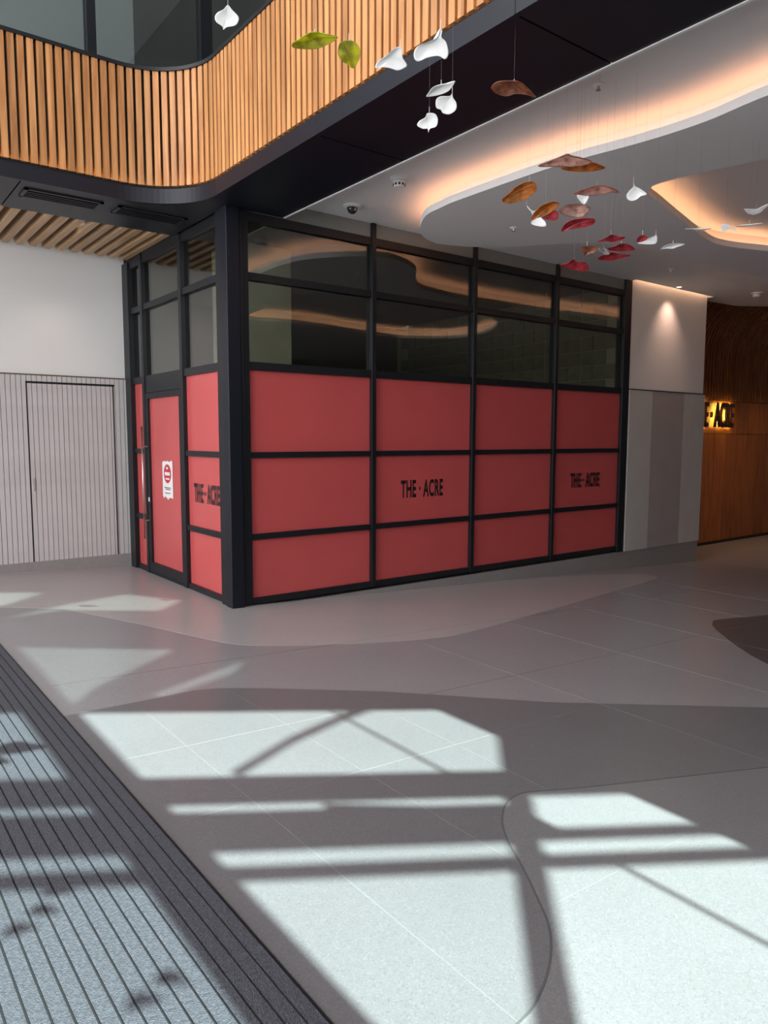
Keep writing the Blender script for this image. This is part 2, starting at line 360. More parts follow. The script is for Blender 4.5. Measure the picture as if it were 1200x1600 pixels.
# ---- right wall (Y = 0): white above, stone panels below, then the return
wr = tag(BX('wall_right', M_WHITE, None, 6.115, 8.10, 0.0, .87, -.5, 3.9), 'white wall with a spotlit scallop right of the red shopfront', 'wall', kind='structure')
for x0, x1, m, lb in ((6.13, 6.69, M_CLADL, 'light grey stone panel'), (6.694, 7.53, M_CLADD, 'browner stone panel'), (7.534, 8.13, M_CLADL, 'light grey stone panel')):
    BX('stone_panel', m, wr, x0, x1, -.022, .0, -.03, 2.285)['label'] = lb
tag(BX('trim_2', M_BLACK, None, 6.12, 8.15, -.028, .0, 2.288, 2.30), 'thin dark trim above the stone panels of the right wall', 'trim', kind='structure')
bs = MB().prism([(0.17, -.008), (8.12, -.008), (8.12, .03), (0.17, .03)], lambda x, y: fz(x) - .05, -.03 + 0.0)
bs.v = [(x, y, min(z, -.004) if i >= 4 else z) for i, (x, y, z) in enumerate(bs.v)]
tag(bs.build('baseboard_right', M_SKIRT), 'grey stone plinth widening below the shopfront as the floor falls', 'baseboard', kind='structure')

# ---- dark timber wall in the far right, ribs bending over into the ceiling
wt = tag(empty('wall_timber', (10.5, .87, fz(9))), 'dark timber wall at the far right with ribs arching into the ceiling', 'wall', kind='structure')
Z0 = fz(9)
kid(BX('timber_backing', plain('timber_backing', (.07, .026, .009), .6), None, 8.1, 15.6, .93, 1.1, Z0, 4.6), wt)
kid(BX('kick_plate', M_BLACK, None, 8.1, 15.6, .90, .93, Z0, Z0 + .06), wt)
pw = .405
pm = MB().box(0, pw - .006, 0, .03, Z0 + .06, 1.68).mesh('timber_panel', M_WOODP); pm2 = MB().box(0, pw - .006, 0, .03, 1.69, 2.29).mesh('timber_panel', M_WOODP)
for i in range(18):
    for me in (pm, pm2):
        s = bpy.data.objects.new('timber_panel', me); COL.objects.link(s); s.location = (8.12 + i * pw, .885, 0); kid(s, wt)
rib = MB(); pr = [(0, 2.30), (0, 3.05)] + [(-.95 * (1 - math.cos(a)), 3.05 + .95 * math.sin(a)) for a in [math.pi / 2 * k / 12 for k in range(1, 13)]] + [(-1.4, 4.0)]
for sx in (-.026, .026): rib.v += [(sx, y, z) for y, z in pr]
for i, (y, z) in enumerate(pr): pass
n = len(pr)
inner = []
for i in range(n):
    a = Vector(pr[max(i - 1, 0)]); b = Vector(pr[min(i + 1, n - 1)]); d = (b - a).normalized(); inner.append((pr[i][0] + d.y * .045, pr[i][1] - d.x * .045))
for sx in (-.026, .026): rib.v += [(sx, y, z) for y, z in inner]
for i in range(n - 1):
    A, B, Cc, D = i, n + i, 2 * n + i, 3 * n + i
    rib.f += [(A, A + 1, B + 1, B), (Cc, D, D + 1, Cc + 1), (A, Cc, Cc + 1, A + 1), (B, B + 1, D + 1, D)]
rib.f += [(0, n, 3 * n, 2 * n), (n - 1, 3 * n - 1, 4 * n - 1, 2 * n - 1)]
rib_me = rib.mesh('timber_rib', M_WOODR)
for i in range(72):
    s = bpy.data.objects.new('timber_rib', rib_me); COL.objects.link(s); s.location = (8.15 + i * .1, .86, 0); kid(s, wt)
shell = MB(); pv = [(y + .05, z + .02) for y, z in pr]
m_ = len(pv)
shell.v = [(8.1, .87 + y, z) for y, z in pv] + [(15.6, .87 + y, z) for y, z in pv]; shell.f = [(i, i + 1, m_ + i + 1, m_ + i) for i in range(m_ - 1)]
kid(shell.build('vault_backing', M_WOODR), wt)

# ---- far right and rear shell
tag(BX('wall_far_right', M_CLADD, None, 15.6, 15.8, -21, 2, -.6, 4.6), 'plain wall closing the hall at the far right', 'wall', kind='structure')

# ---- ceilings
def XY(p): return (p[0], p[1])
cl = tag(MB().box(.57, 6.11, -21, .03, 3.79, 3.95).box(6.11, 8.15, -21, -.075, 3.79, 3.95).build('ceiling', M_CEIL), 'white upper ceiling over the right side with warm cove light', 'ceiling', kind='structure')
o = MB().prism([(8.15, -21), (15.6, -21), (15.6, -2.6), (11, -1.2), (9.9, -.35), (9.2, .1), (8.15, .2)], 3.79, 3.95).build('ceiling_panel', M_CEIL, cl)
cloud_pts = smooth_closed([(1.38, -1.56), (1.40, -1.28), (1.44, -1.05), (1.57, -.82), (1.73, -.61), (1.91, -.46), (2.08, -.385), (2.24, -.38), (2.56, -.50), (2.88, -.75), (3.30, -1.25), (3.75, -1.5), (4.6, -1.62), (6.4, -1.6), (8.1, -1.5), (9.6, -2.4), (9.9, -5), (9.0, -8.5), (6.5, -10.8), (3.6, -10.6), (2.0, -8.6), (1.75, -6.6), (1.7, -5.2), (1.5, -4.2), (1.55, -3.62), (1.52, -3.18), (1.41, -2.55)], 6)
hole = smooth_closed([(2.35, -2.80), (2.40, -2.69), (2.50, -2.61), (2.8, -2.53), (3.31, -2.39), (4.1, -2.19), (4.56, -2.14), (5.17, -2.32), (6.4, -2.8), (7.2, -3.8), (7.3, -4.8), (6.5, -5.4), (5.5, -5.35), (3.8, -5.1), (3.0, -5.25), (2.7, -4.8), (2.6, -4.1), (2.50, -3.57), (2.39, -3.15)], 6)
from mathutils.geometry import tessellate_polygon
ZB, ZT = 3.60, 3.622
op = [(v[0] + (0), v[1]) for v in cloud_pts]; hp = [(v[0], v[1]) for v in hole]
tri = tessellate_polygon([[Vector((x, y, 0)) for x, y in op], [Vector((x, y, 0)) for x, y in reversed(hp)]])
allp = op + list(reversed(hp)); N_ = len(allp)
cm = MB(); cm.v = [(x, y, ZB) for x, y in allp] + [(x, y, ZT) for x, y in allp]
for t in tri:
    a, b, c = (Vector(allp[i]) for i in t)
    if (b - a).x * (c - a).y - (b - a).y * (c - a).x > 0: t = (t[0], t[2], t[1])
    cm.f.append(tuple(t)); cm.f.append((t[2] + N_, t[1] + N_, t[0] + N_))
no = len(op)
for base, cnt in ((0, no), (no, len(hp))):
    for i in range(cnt): cm.f.append((base + i, base + (i + 1) % cnt, N_ + base + (i + 1) % cnt, N_ + base + i))
cloud = tag(cm.build('ceiling_cloud', M_CEIL), 'curved lowered white ceiling panel with warm lit edge and a lit opening', 'ceiling', kind='structure')
def inset(p, d):    # shift a closed outline by d to its left
    out = []; n = len(p)
    for i in range(n):
        a = Vector(p[i - 1]); b = Vector(p[(i + 1) % n]); t = (b - a).normalized(); out.append((p[i][0] - t.y * d, p[i][1] + t.x * d))
    return out
area = sum(op[i - 1][0] * op[i][1] - op[i][0] * op[i - 1][1] for i in range(no)); so_ = 1 if area > 0 else -1
area = sum(hp[i - 1][0] * hp[i][1] - hp[i][0] * hp[i - 1][1] for i in range(len(hp))); sh_ = 1 if area > 0 else -1
up_o = inset(op, .20 * so_); MB().sweep(up_o, [(-.01, ZT), (.01, ZT), (.01, 3.79), (-.01, 3.79)], closed=True).build('cove_upstand', M_CEIL, cloud)
led_o = inset(op, .075 * so_)
MB().sweep(inset(op, .006 * so_), [(-.006, ZT), (.006, ZT), (.006, ZT + .038), (-.006, ZT + .038)], closed=True).build('cove_lip', M_CEIL, cloud)
MB().sweep(led_o, [(-.012, ZT + .001), (.012, ZT + .001), (.012, ZT + .014), (-.012, ZT + .014)], closed=True).build('cove_led_strip', M_COVE, cloud)
up_h = inset(hp, -.16 * sh_); MB().sweep(up_h, [(-.01, ZT), (.01, ZT), (.01, 3.79), (-.01, 3.79)], closed=True).build('cove_upstand', M_CEIL, cloud)
led_h = inset(hp, -.075 * sh_); MB().sweep(inset(hp, -.006 * sh_), [(-.006, ZT), (.006, ZT), (.006, ZT + .038), (-.006, ZT + .038)], closed=True).build('cove_lip', M_CEIL, cloud); MB().sweep(led_h, [(-.012, ZT + .001), (.012, ZT + .001), (.012, ZT + .014), (-.012, ZT + .014)], closed=True).build('cove_led_strip', M_COVE2, cloud)

# ---- dark balcony edge: fascia, soffit panels
def fillet(off=0.0, r=0.62, xr=-0.225, yl=0.37, y_end=-9.5, x_end=-7.0, k=20):
    # path of the balcony edge: along +Y on the right, round the corner, then -X on the left; off pushes it towards the hall
    xr += off * -1; yl += off * -1; c = (xr - r, yl - r); p = [(xr, y_end)]
    p += [(c[0] + r * math.cos(a), c[1] + r * math.sin(a)) for a in [math.pi / 2 * i / k for i in range(k + 1)]]
    p.append((x_end, yl)); return p
SOF = tag(empty('ceiling_soffit', (0, 0, 3.65)), 'navy metal soffit and curved fascia under the timber balcony', 'ceiling', kind='structure')
G = .006
kid(MB().box(.55, .568, -9.4, -.022, 3.645, 3.788).build('edge_bead', M_PLASTIC), SOF)
def sp(pts): kid(MB().prism(pts, 3.65, 3.72).build('soffit_panel', M_SOFFIT), SOF)
edge = fillet(off=-.035)
ys = [-9.4, -7.2, -5.45, -3.64, -1.83]
for a, b in zip(ys[:-1], ys[1:]): sp([(-.19, a + G), (.548, a + G), (.548, b - G), (-.19, b - G)])
cor = [p for p in edge[1:-1]]
sp([(-.19, -1.83 + G), (.548, -1.83 + G), (.548, -.02), (-.03, -.02), (-.03, 1.22), (-1.62 + G, 1.22), (-1.62 + G, .405)] + list(reversed(cor)))
for a, b in ((-3.4, -1.62), (-5.2, -3.4), (-7.0, -5.2)): sp([(a + G, .405), (b - G, .405), (b - G, 1.22), (a + G, 1.22)])
kid(MB().prism([(-7, .41)] + list(reversed(cor)) + [(-.19, -9.4), (.548, -9.4), (.548, -.02), (-.03, -.02), (-.03, 1.22), (-7, 1.22)], 3.722, 3.80).build('soffit_core', M_SLOT), SOF)
fas = MB(); fas.sweep(fillet(), [(0, 3.65), (-.035, 3.65), (-.035, 3.775), (0, 3.775)])
kid(fas.build('fascia', M_SOFFIT), SOF)
fas = MB(); fas.sweep(fillet(off=-.03), [(0, 3.775), (-.05, 3.775), (-.05, 3.80), (0, 3.80)])
kid(fas.build('shadow_gap', M_SLOT), SOF)
for y in ys[1:]: kid(BX('fascia_joint', M_SLOT, None, -.2265, -.22, y - .004, y + .004, 3.652, 3.773), SOF)
kid(BX('fascia_joint', M_SLOT, None, -1.624, -1.616, .3685, .375, 3.652, 3.773), SOF)
for x0, x1 in ((-1.56, -.92), (-.79, -.15)):
    v = tag(empty('air_grille', ((x0 + x1) / 2, .67, 3.65)), 'black slotted air grille in the soffit, ' + ('nearer the left edge' if x0 < -1 else 'nearer the corner post'), 'grille')
    hw = (x1 - x0) / 2
    fr = MB().box(-hw, hw, -.12, -.095, -.012, 0).box(-hw, hw, .095, .12, -.012, 0).box(-hw, -hw + .03, -.12, .12, -.012, 0).box(hw - .03, hw, -.12, .12, -.012, 0)
    fr.build('frame', M_BLACK, v); MB().box(-hw + .03, hw - .03, -.095, .095, -.003, .0).build('plenum', M_SLOT, v)
    for yy in (-.05, 0.0, .05): MB().box(-hw + .03, hw - .03, yy - .008, yy + .008, -.014, -.003).build('blade', M_BLACK, v)

# ---- balcony balustrade of cedar battens
bal = tag(empty('balcony_balustrade', (0, 0, 3.8)), 'curved balcony balustrade of vertical cedar battens with black handrail', 'balustrade')
kid(MB().sweep(fillet(off=-.06), [(0, 3.80), (-.02, 3.80), (-.02, 4.75), (0, 4.75)]).build('backing_panel', plain('balustrade_backing', (.03, .02, .014), .8)), bal)
kid(MB().sweep(fillet(off=.012), [(0, 4.755), (-.10, 4.755), (-.10, 4.785), (0, 4.785)]).build('handrail', M_BLACK), bal)
kid(MB().sweep(fillet(off=-.043), [(0, 3.803), (-.014, 3.803), (-.014, 3.809), (0, 3.809)]).build('led_strip', M_UPLED), bal)
kid(MB().sweep(fillet(off=-.034), [(0, 3.80), (-.006, 3.80), (-.006, 3.812), (0, 3.812)]).build('led_shield', M_SLOT), bal)
bat = MB().box(-.0245, .0245, 0, .045, 3.80, 4.755).mesh('batten', M_WOOD)
path = fillet(); acc = 0.0; step = .0715
segs = []
for a, b in zip(path[:-1], path[1:]): segs.append((Vector(a), Vector(b)))
total = sum((b - a).length for a, b in segs)
start = 3.6      # metres skipped at the far near-camera end
pos = start
while pos < total - 3.2:
    q = pos
    for a, b in segs:
        l = (b - a).length
        if q <= l:
            p = a + (b - a) * (q / l); d = (b - a).normalized(); break
        q -= l
    # batten faces the hall: local -Y is the outward side
    ang = math.atan2(d.y, d.x) + math.pi
    s = bpy.data.objects.new('batten', bat); COL.objects.link(s); s.location = (p.x, p.y, 0); s.rotation_euler = (0, 0, ang); kid(s, bal)
    pos += step

# ---- upper storey: slab and glazed shopfront above the balcony
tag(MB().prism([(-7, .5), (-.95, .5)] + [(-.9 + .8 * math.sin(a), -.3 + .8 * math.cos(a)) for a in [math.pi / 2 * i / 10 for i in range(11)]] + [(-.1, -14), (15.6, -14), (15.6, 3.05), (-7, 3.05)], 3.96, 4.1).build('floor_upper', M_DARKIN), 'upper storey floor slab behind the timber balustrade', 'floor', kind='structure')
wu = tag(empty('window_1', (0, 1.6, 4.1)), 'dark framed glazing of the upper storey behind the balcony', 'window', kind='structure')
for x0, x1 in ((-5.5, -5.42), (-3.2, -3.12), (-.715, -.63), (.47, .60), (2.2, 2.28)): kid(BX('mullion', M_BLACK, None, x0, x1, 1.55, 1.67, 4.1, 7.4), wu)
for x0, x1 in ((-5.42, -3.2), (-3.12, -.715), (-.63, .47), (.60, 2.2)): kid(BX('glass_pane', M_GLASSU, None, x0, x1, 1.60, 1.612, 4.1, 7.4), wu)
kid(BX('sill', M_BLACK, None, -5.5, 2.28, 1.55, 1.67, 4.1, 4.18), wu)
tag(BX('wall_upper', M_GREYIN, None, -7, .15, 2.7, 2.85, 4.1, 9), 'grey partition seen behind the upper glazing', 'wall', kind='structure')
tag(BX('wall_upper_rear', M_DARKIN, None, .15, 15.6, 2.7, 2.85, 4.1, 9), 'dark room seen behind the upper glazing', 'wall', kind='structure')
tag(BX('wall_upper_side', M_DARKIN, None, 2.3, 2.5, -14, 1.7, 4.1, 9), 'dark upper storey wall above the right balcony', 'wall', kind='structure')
tag(MB().prism([(-7.2, -10 + .62 * 7.2), (15.8, -10 - .62 * 15.8), (15.8, 3.1), (-7.2, 3.1)], 9.0, 9.2).build('ceiling_atrium', M_CEIL), 'white roof of the tall entrance hall', 'ceiling', kind='structure')

# ================================================================== ENTRANCE GLAZING behind the viewer (lets the sun in)
BWL = -10.0
def wy(x): return BWL - .62 * x
def zb(b): return .06 + (b - BWL) * TAN
ent = tag(empty('window_2', (-2.5, wy(-2.5), 0)), 'tall steel framed entrance glazing facing the sun', 'window', kind='structure')
def member(name, x0, x1, z0, z1, mat=M_FRAMEW, t=.03):
    m = MB().prism([(x0, wy(x0) - t), (x1, wy(x1) - t), (x1, wy(x1) + t), (x0, wy(x0) + t)], z0, z1); return kid(m.build(name, mat), ent)
def hbar(x0, x1, b0, b1): return member('transom', x0, x1, zb(b0), zb(b1))
BT = (9.0 - .06) / TAN + BWL
GLINT_HOLES = [[(-1.95, .62), (-1.35, .62), (-1.80, -.12), (-1.95, -.18)], [(-1.90, -.70), (-1.36, -.07), (-.69, .60), (-.32, .26), (-.68, -.30), (-1.38, -.30)],
         [(-1.98, -1.76), (-1.05, -1.83), (-1.79, -2.85), (-1.98, -3.2)], [(-1.56, -3.02), (-.7, -2.10), (-.95, -2.52), (-1.5, -3.06)]]  # added openings, shaped to throw faint patches of reflected light on the floor
loops = [[(-7.2, -3.36), (-.25, -3.36), (-.25, BT), (-7.2, BT)]] + GLINT_HOLES
tri = tessellate_polygon([[Vector((x, b, 0)) for x, b in l] for l in loops])
flat = [p for l in loops for p in l]
m = MB(); nf = len(flat); m.v = [(x, wy(x) - .01, zb(b)) for x, b in flat] + [(x, wy(x) + .01, zb(b)) for x, b in flat]
for t in tri: m.f += [tuple(t), tuple(i + nf for i in reversed(t))]
k0 = 0
for l in loops:
    for i in range(len(l)): a, b = k0 + i, k0 + (i + 1) % len(l); m.f.append((a, b, b + nf, a + nf))
    k0 += len(l)
kid(m.build('spandrel', M_CEIL), ent)
M_GLINT = glass('added_glint_pane', (.42, .44, .43))  # added panes dim the sun to imitate light thrown back by glass
for l in GLINT_HOLES:
    m = MB(); n = len(l); m.v = [(x, wy(x) - .003, zb(b)) for x, b in l] + [(x, wy(x) + .003, zb(b)) for x, b in l]
    m.f = [tuple(range(n)), tuple(reversed(range(n, 2 * n)))] + [(i, (i + 1) % n, n + (i + 1) % n, n + i) for i in range(n)]
    kid(m.build('glass_pane', M_GLINT), ent)
member('skylight_blocker', -7.2, -.25, 0, 3.05, M_CLADD)  # unseen panel added to cut sky light on the near floor
hbar(-7.2, -.25, -4.62, -4.36)
hbar(-7.2, -.76, -5.05, -4.74); hbar(-.76, -.25, -5.05, -4.99)
hbar(-7.2, -.25, -5.27, -5.21)
member('column', -2.265, -1.985, 0, 9); member('column', -5.2, -4.92, 0, 9)
member('mullion', -.80, -.775, zb(-4.36), zb(-3.36)); member('mullion', -.80, -.775, 0, zb(-5.27))
# slanting struts in the plane of the glazing
def strut(p, q, wd):      # p, q: floor points where its shadow falls
    (xa, ya), (xb, yb) = p, q
    d = Vector((xb - xa, yb - ya)).normalized(); nrm = Vector((-d.y, d.x)) * wd / 2
    c = [(xa + nrm.x, ya + nrm.y), (xa - nrm.x, ya - nrm.y), (xb - nrm.x, yb - nrm.y), (xb + nrm.x, yb + nrm.y)]
    v = []
    for t in (-.02, .02):
        for x, y in c: v.append((x, wy(x) + t, zb(y + .62 * x)))
    m = MB(); m.v = v; m.f = [(0, 1, 2, 3), (7, 6, 5, 4)] + [(i, 4 + i, 4 + (i + 1) % 4, (i + 1) % 4) for i in range(4)]
    kid(m.build('brace', M_FRAMEW), ent)
m = MB(); c3 = [(-.15, -3.72), (-.15, -4.27), (-.5, -4.06)]
m.v = [(x, wy(x) + t, zb(y + .62 * x)) for t in (-.015, .015) for x, y in c3]; m.f = [(0, 1, 2), (5, 4, 3), (0, 3, 4, 1), (1, 4, 5, 2), (2, 5, 3, 0)]
kid(m.build('sun_blocker', M_FRAMEW), ent)  # unseen triangle added to keep sun off the floor beside the brace
strut((-.2, -3.73), (-1.95, -5.48), .10)
strut((-1.62, -3.30), (-1.2, -3.11), .03); strut((-1.2, -3.11), (-.78, -2.99), .035); strut((-.78, -2.99), (-.3, -2.90), .05)
strut((-1.45, -3.80), (-.95, -4.18), .035)
tag(MB().prism([(-.25, wy(-.25) - .1), (16, wy(16) - .1), (16, wy(16) + .1), (-.25, wy(-.25) + .1)], -.8, 9).build('wall_entrance', M_DARKIN), 'solid wall beside the entrance glazing', 'wall', kind='structure')
# side glazing of the hall, open to the sky on the far left
sg = tag(empty('window_3', (-7.1, -1.5, 0)), 'tall side glazing at the far left of the hall', 'window', kind='structure')
for y in (-5.6, -3.9, -2.2, -.5, 1.2, 2.8): kid(BX('mullion', M_FRAMEW, None, -7.16, -7.04, y - .04, y + .04, 0.2, 9), sg)
for z in (.3, 3.0, 6.0): kid(BX('transom', M_FRAMEW, None, -7.14, -7.06, -5.6, 2.8, z, z + .07), sg)
def portal(name, loc, size, sizey, direction):
    l = bpy.data.lights.new(name, 'AREA'); l.shape = 'RECTANGLE'; l.size = size; l.size_y = sizey; l.cycles.is_portal = True
    o = bpy.data.objects.new(name, l); COL.objects.link(o); o.location = loc; o.rotation_euler = Vector(direction).to_track_quat('-Z', 'Z').to_euler()
portal('side_window_portal', (-7.2, -1.4, 4.6), 8.6, 8.8, (1, 0, 0))
portal('entrance_portal', (-3.7, wy(-3.7) - .1, 4.3), 8.2, 2.6, (.527, .85, 0))

# ================================================================== SHOPFRONT
xs = [.155, 1.62, 3.08, 4.535, 5.99]
front = tag(empty('glazed_shopfront', (3, 0, 0)), 'long black framed shopfront with red panels below and dark glass above', 'shopfront')
T0, T1 = .0, .07
bars = [(0.0, .06), (.625, .68), (1.405, 1.46), (2.225, 2.30), (3.045, 3.11), (3.565, 3.645)]
kid(BX('post', M_BLACK, None, xs[0] - .045, xs[0] + .03, -.012, .09, 0, 3.788, bevel=.004), front)
for x in xs[1:4]: kid(BX('mullion', M_BLACK, None, x - .028, x + .028, -.018, .09, 0, 3.788, bevel=.004), front)
kid(BX('post', M_BLACK, None, xs[4] - .03, 6.112, -.015, .12, -.03, 3.788, bevel=.004), front)
LET = text_mesh('lettering', 'THE \u00b7 ACRE', .62, .20, M_INK, bold=.03); LETREFL = text_mesh('lettering', 'THE \u00b7 ACRE', .62, .20, M_INKREFL, bold=.025)  # second mesh paints the reflected double of the letters
for i in range(4):
    a, b = xs[i] + (.03 if i == 0 else .028), xs[i + 1] - (.028 if i < 3 else .03)
    for z0, z1 in bars: kid(BX('transom', M_BLACK, None, a, b, -.004, .085, z0, z1), front)
    for k in range(3):
        p = kid(BX('red_panel', M_RED, None, a, b, .028, .04, bars[k][1], bars[k + 1][0]), front)
        if k == 1 and i in (1, 3):
            t = bpy.data.objects.new('lettering', LET); COL.objects.link(t); t.parent = p; t.matrix_parent_inverse = Matrix()
            t.location = (2.33 if i == 1 else 5.235, .0265, 1.035); t.rotation_euler = (math.pi / 2, 0, 0); t.matrix_parent_inverse = Matrix.Translation((-3, 0, 0)) if False else Matrix(); t['label'] = 'black condensed lettering with its painted reflection'
            if i == 3:
                t2 = bpy.data.objects.new('lettering', LETREFL); COL.objects.link(t2); t2.parent = p; t2.location = (5.265, .0272, 1.03); t2.rotation_euler = (math.pi / 2, 0, 0); t2['label'] = 'painted reflection of the lettering'
    kid(BX('glass_pane', M_GLASS, None, a, b, .03, .042, bars[3][1], bars[4][0]), front)
    kid(BX('glass_pane', M_GLASS, None, a, b, .03, .042, bars[4][1], bars[5][0]), front)
    kid(BX('spandrel_panel', M_GREYSP, None, a, b, .012, .04, bars[5][1], 3.788), front)
# corner post
cp = tag(empty('corner_post', (.02, 0.02, 0)), 'black steel corner post where the two red shopfronts meet', 'post')
MB().box(-.075, .055, -.078, .05, 0, 3.65).build('post_core', M_SOFFIT, cp, bevel=.006); MB().box(-.058, .09, .02, .178, 0, 3.65).build('side_fin', M_BLACK, cp); MB().box(.04, .088, -.03, .1, 0, 3.65).build('front_fin', M_BLACK, cp)

# side shopfront with the door (plane X = 0)
side = tag(empty('side_shopfront', (0, 1.4, 0)), 'narrow black framed side shopfront with red panels beside the door', 'shopfront')
Yp = [.225, 1.13, 2.26, 2.78]
kid(BX('mullion', M_BLACK, None, -.018, .09, 1.10, 1.165, 0, 3.65, bevel=.004), side); kid(BX('mullion', M_BLACK, None, -.018, .09, 2.235, 2.30, 0, 3.65, bevel=.004), side)
kid(BX('post', M_BLACK, None, -.03, .12, 2.66, 2.85, -.03, 3.65, bevel=.004), side); kid(BX('post', M_BLACK, None, -.012, .09, .2, .262, 0, 3.65), side)
spans = [(.262, 1.10), (1.165, 2.235), (2.30, 2.66)]
for j, (a, b) in enumerate(spans):
    for k, (z0, z1) in enumerate(bars):
        if j == 1 and k < 3: continue
        kid(BX('transom', M_BLACK, None, -.004, .085, a, b, z0, z1), side)
    if j != 1:
        for k in range(3):
            p = kid(BX('red_panel', M_RED, None, .028, .04, a, b, bars[k][1], bars[k + 1][0]), side)
            if j == 0 and k == 1:
                for mm, yy, xx in ((LET, .66, .0265), (LETREFL, .63, .0272)):
                    t = bpy.data.objects.new('lettering', mm); COL.objects.link(t); t.parent = p; t.location = (xx, yy, 1.03); t.rotation_euler = (math.pi / 2, 0, -math.pi / 2); t['label'] = 'black condensed lettering with its painted reflection'  # second copy is the reflected double, painted on the panel
    kid(BX('glass_pane', M_GLASS, None, .03, .042, a, b, bars[3][1], bars[4][0]), side); kid(BX('glass_pane', M_GLASS, None, .03, .042, a, b, bars[4][1], bars[5][0]), side)
    kid(BX('head_panel', M_BLACK, None, .0, .08, a, b, bars[5][1], 3.72), side)
# the door
dr = tag(empty('shop_door', (.03, 1.7, 0)), 'black framed shop door with a full height red panel and long pull bar', 'door')
for nm, a in (('door_stile', (-.01, .05, 1.168, 1.235, .03, 2.10)), ('door_stile', (-.01, .05, 2.155, 2.232, .03, 2.10)), ('door_rail', (-.01, .05, 1.235, 2.155, .03, .14)), ('door_rail', (-.01, .05, 1.235, 2.155, 2.035, 2.10)), ('door_head', (-.004, .085, 1.166, 2.234, 2.105, 2.225)), ('threshold', (-.01, .085, 1.166, 2.234, .0, .026))):
    kid(BX(nm, M_BLACK, None, *a), dr)
kid(BX('red_panel', M_RED, None, .018, .03, 1.235, 2.155, .14, 2.035), dr)
h = kid(MB().tube([(-.075, 2.19, .42), (-.075, 2.19, 1.72)], .009, 12).build('pull_bar', M_STEEL, smooth=True), dr); h['label'] = 'long round steel pull bar'
for z in (.63, 1.49):
    s = MB().tube([(-.012, 2.19, z), (-.075, 2.19, z)], .009, 8).build('standoff', M_STEEL); s.parent = h
kid(BX('lock', M_PLASTIC, None, -.014, -.008, 2.17, 2.205, .85, .90), dr)
# notice taped to the door
nt = tag(empty('paper_notice', (.012, 1.65, 1.13)), 'white paper notice with a red no entry disc taped to the shop door', 'sign')
outl = [(-.15, -.19), (-.12, -.215), (-.10, -.19), (-.05, -.20), (0, -.225), (.04, -.20), (.11, -.2), (.145, -.205), (.145, .2), (.12, .215), (.06, .195), (0, .21), (-.02, .2), (-.10, .205), (-.15, .19)]
mb = MB(); n = len(outl); mb.v = [(.001, -x, z) for x, z in outl] + [(-.001 - .004 * abs(x), -x, z) for x, z in outl]; mb.f = [tuple(range(n)), tuple(reversed(range(n, 2 * n)))] + [(i, (i + 1) % n, n + (i + 1) % n, n + i) for i in range(n)]
mb.build('sheet', M_PAPER, nt)
def disc(r, cy, cz, x, mat, name):
    m = MB(); k = 32; m.v = [(x, cy + r * math.cos(2 * math.pi * i / k), cz + r * math.sin(2 * math.pi * i / k)) for i in range(k)] + [(x + .001, cy + r * math.cos(2 * math.pi * i / k), cz + r * math.sin(2 * math.pi * i / k)) for i in range(k)]
    m.f = [tuple(range(k)), tuple(reversed(range(k, 2 * k)))] + [(i, (i + 1) % k, k + (i + 1) % k, k + i) for i in range(k)]; return m.build(name, mat, nt)
disc(.105, 0, .065, -.0042, M_SIGNRED, 'red_disc')
MB().box(-.0056, -.0044, -.075, .075, .047, .082).build('white_bar', M_PAPER, nt)
MB().box(-.0056, -.0044, -.055, .05, .0, .016).build('print_line', M_PAPER, nt); MB().box(-.0056, -.0044, -.02, .025, .115, .14).build('print_line', M_PAPER, nt)
for z, a, b in ((-.09, -.09, .09), (-.108, -.08, .07), (-.15, -.07, .08)): MB().box(-.0046, -.0036, a, b, z - .004, z + .004).build('print_line', M_INK, nt)

# ---- inside the shop
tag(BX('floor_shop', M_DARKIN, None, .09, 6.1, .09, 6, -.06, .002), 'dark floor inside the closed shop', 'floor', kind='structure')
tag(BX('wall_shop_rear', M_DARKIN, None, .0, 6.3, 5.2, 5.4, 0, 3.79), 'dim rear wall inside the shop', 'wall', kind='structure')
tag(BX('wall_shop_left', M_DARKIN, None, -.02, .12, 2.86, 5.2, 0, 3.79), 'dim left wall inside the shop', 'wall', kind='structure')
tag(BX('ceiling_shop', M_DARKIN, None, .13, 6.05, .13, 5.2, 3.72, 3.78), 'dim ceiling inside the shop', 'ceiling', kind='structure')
wb = tag(BX('wall_shop_right', M_MORTAR, None, 6.06, 6.11, .125, 5.2, 0, 3.72), 'concrete block wall inside the shop seen through the dark glass', 'wall', kind='structure')
bl = MB().box(-.016, 0, .006, .444, .006, .207).mesh('block', M_BLOCK)
for r in range(10):
    z = 1.6 + r * .213 - .002
    for q in range(11):
        y = .12 + q * .45 - (0.225 if r % 2 else 0)
        if y < .12 or y > 4.75 or z > 3.52: continue
        inst('block', bl, wb, (6.06, y, z))
ic = tag(empty('concrete_column', (1.0, 1.5, 0)), 'pale concrete column standing inside the shop behind the corner glass', 'column')
MB().box(-.35, .36, -.28, .3, 0, 3.72).build('shaft', M_CONC, ic, bevel=.01)
MB().box(-.36, .37, -.29, .31, 0, .09).build('shoe', M_DARKIN, ic)
for x, y in ((5.55, 1.05), (5.75, .55)):
    c_ = tag(empty('conduit', (x, y, 0)), 'thin pale vertical conduit inside the shop, ' + ('farther from' if y > 1 else 'closer to') + ' the shop end post', 'pipe')
    MB().tube([(0, 0, 0), (0, 0, 3.72)], .006, 8).build('pipe', M_MORTAR, c_); MB().box(-.015, .015, -.01, .01, 3.0, 3.03).build('clip', M_STEEL, c_)
cb = tag(empty('counter_cabinet', (2.6, 3.9, 0)), 'dark tall cabinet inside the shop beyond the glass', 'cabinet')
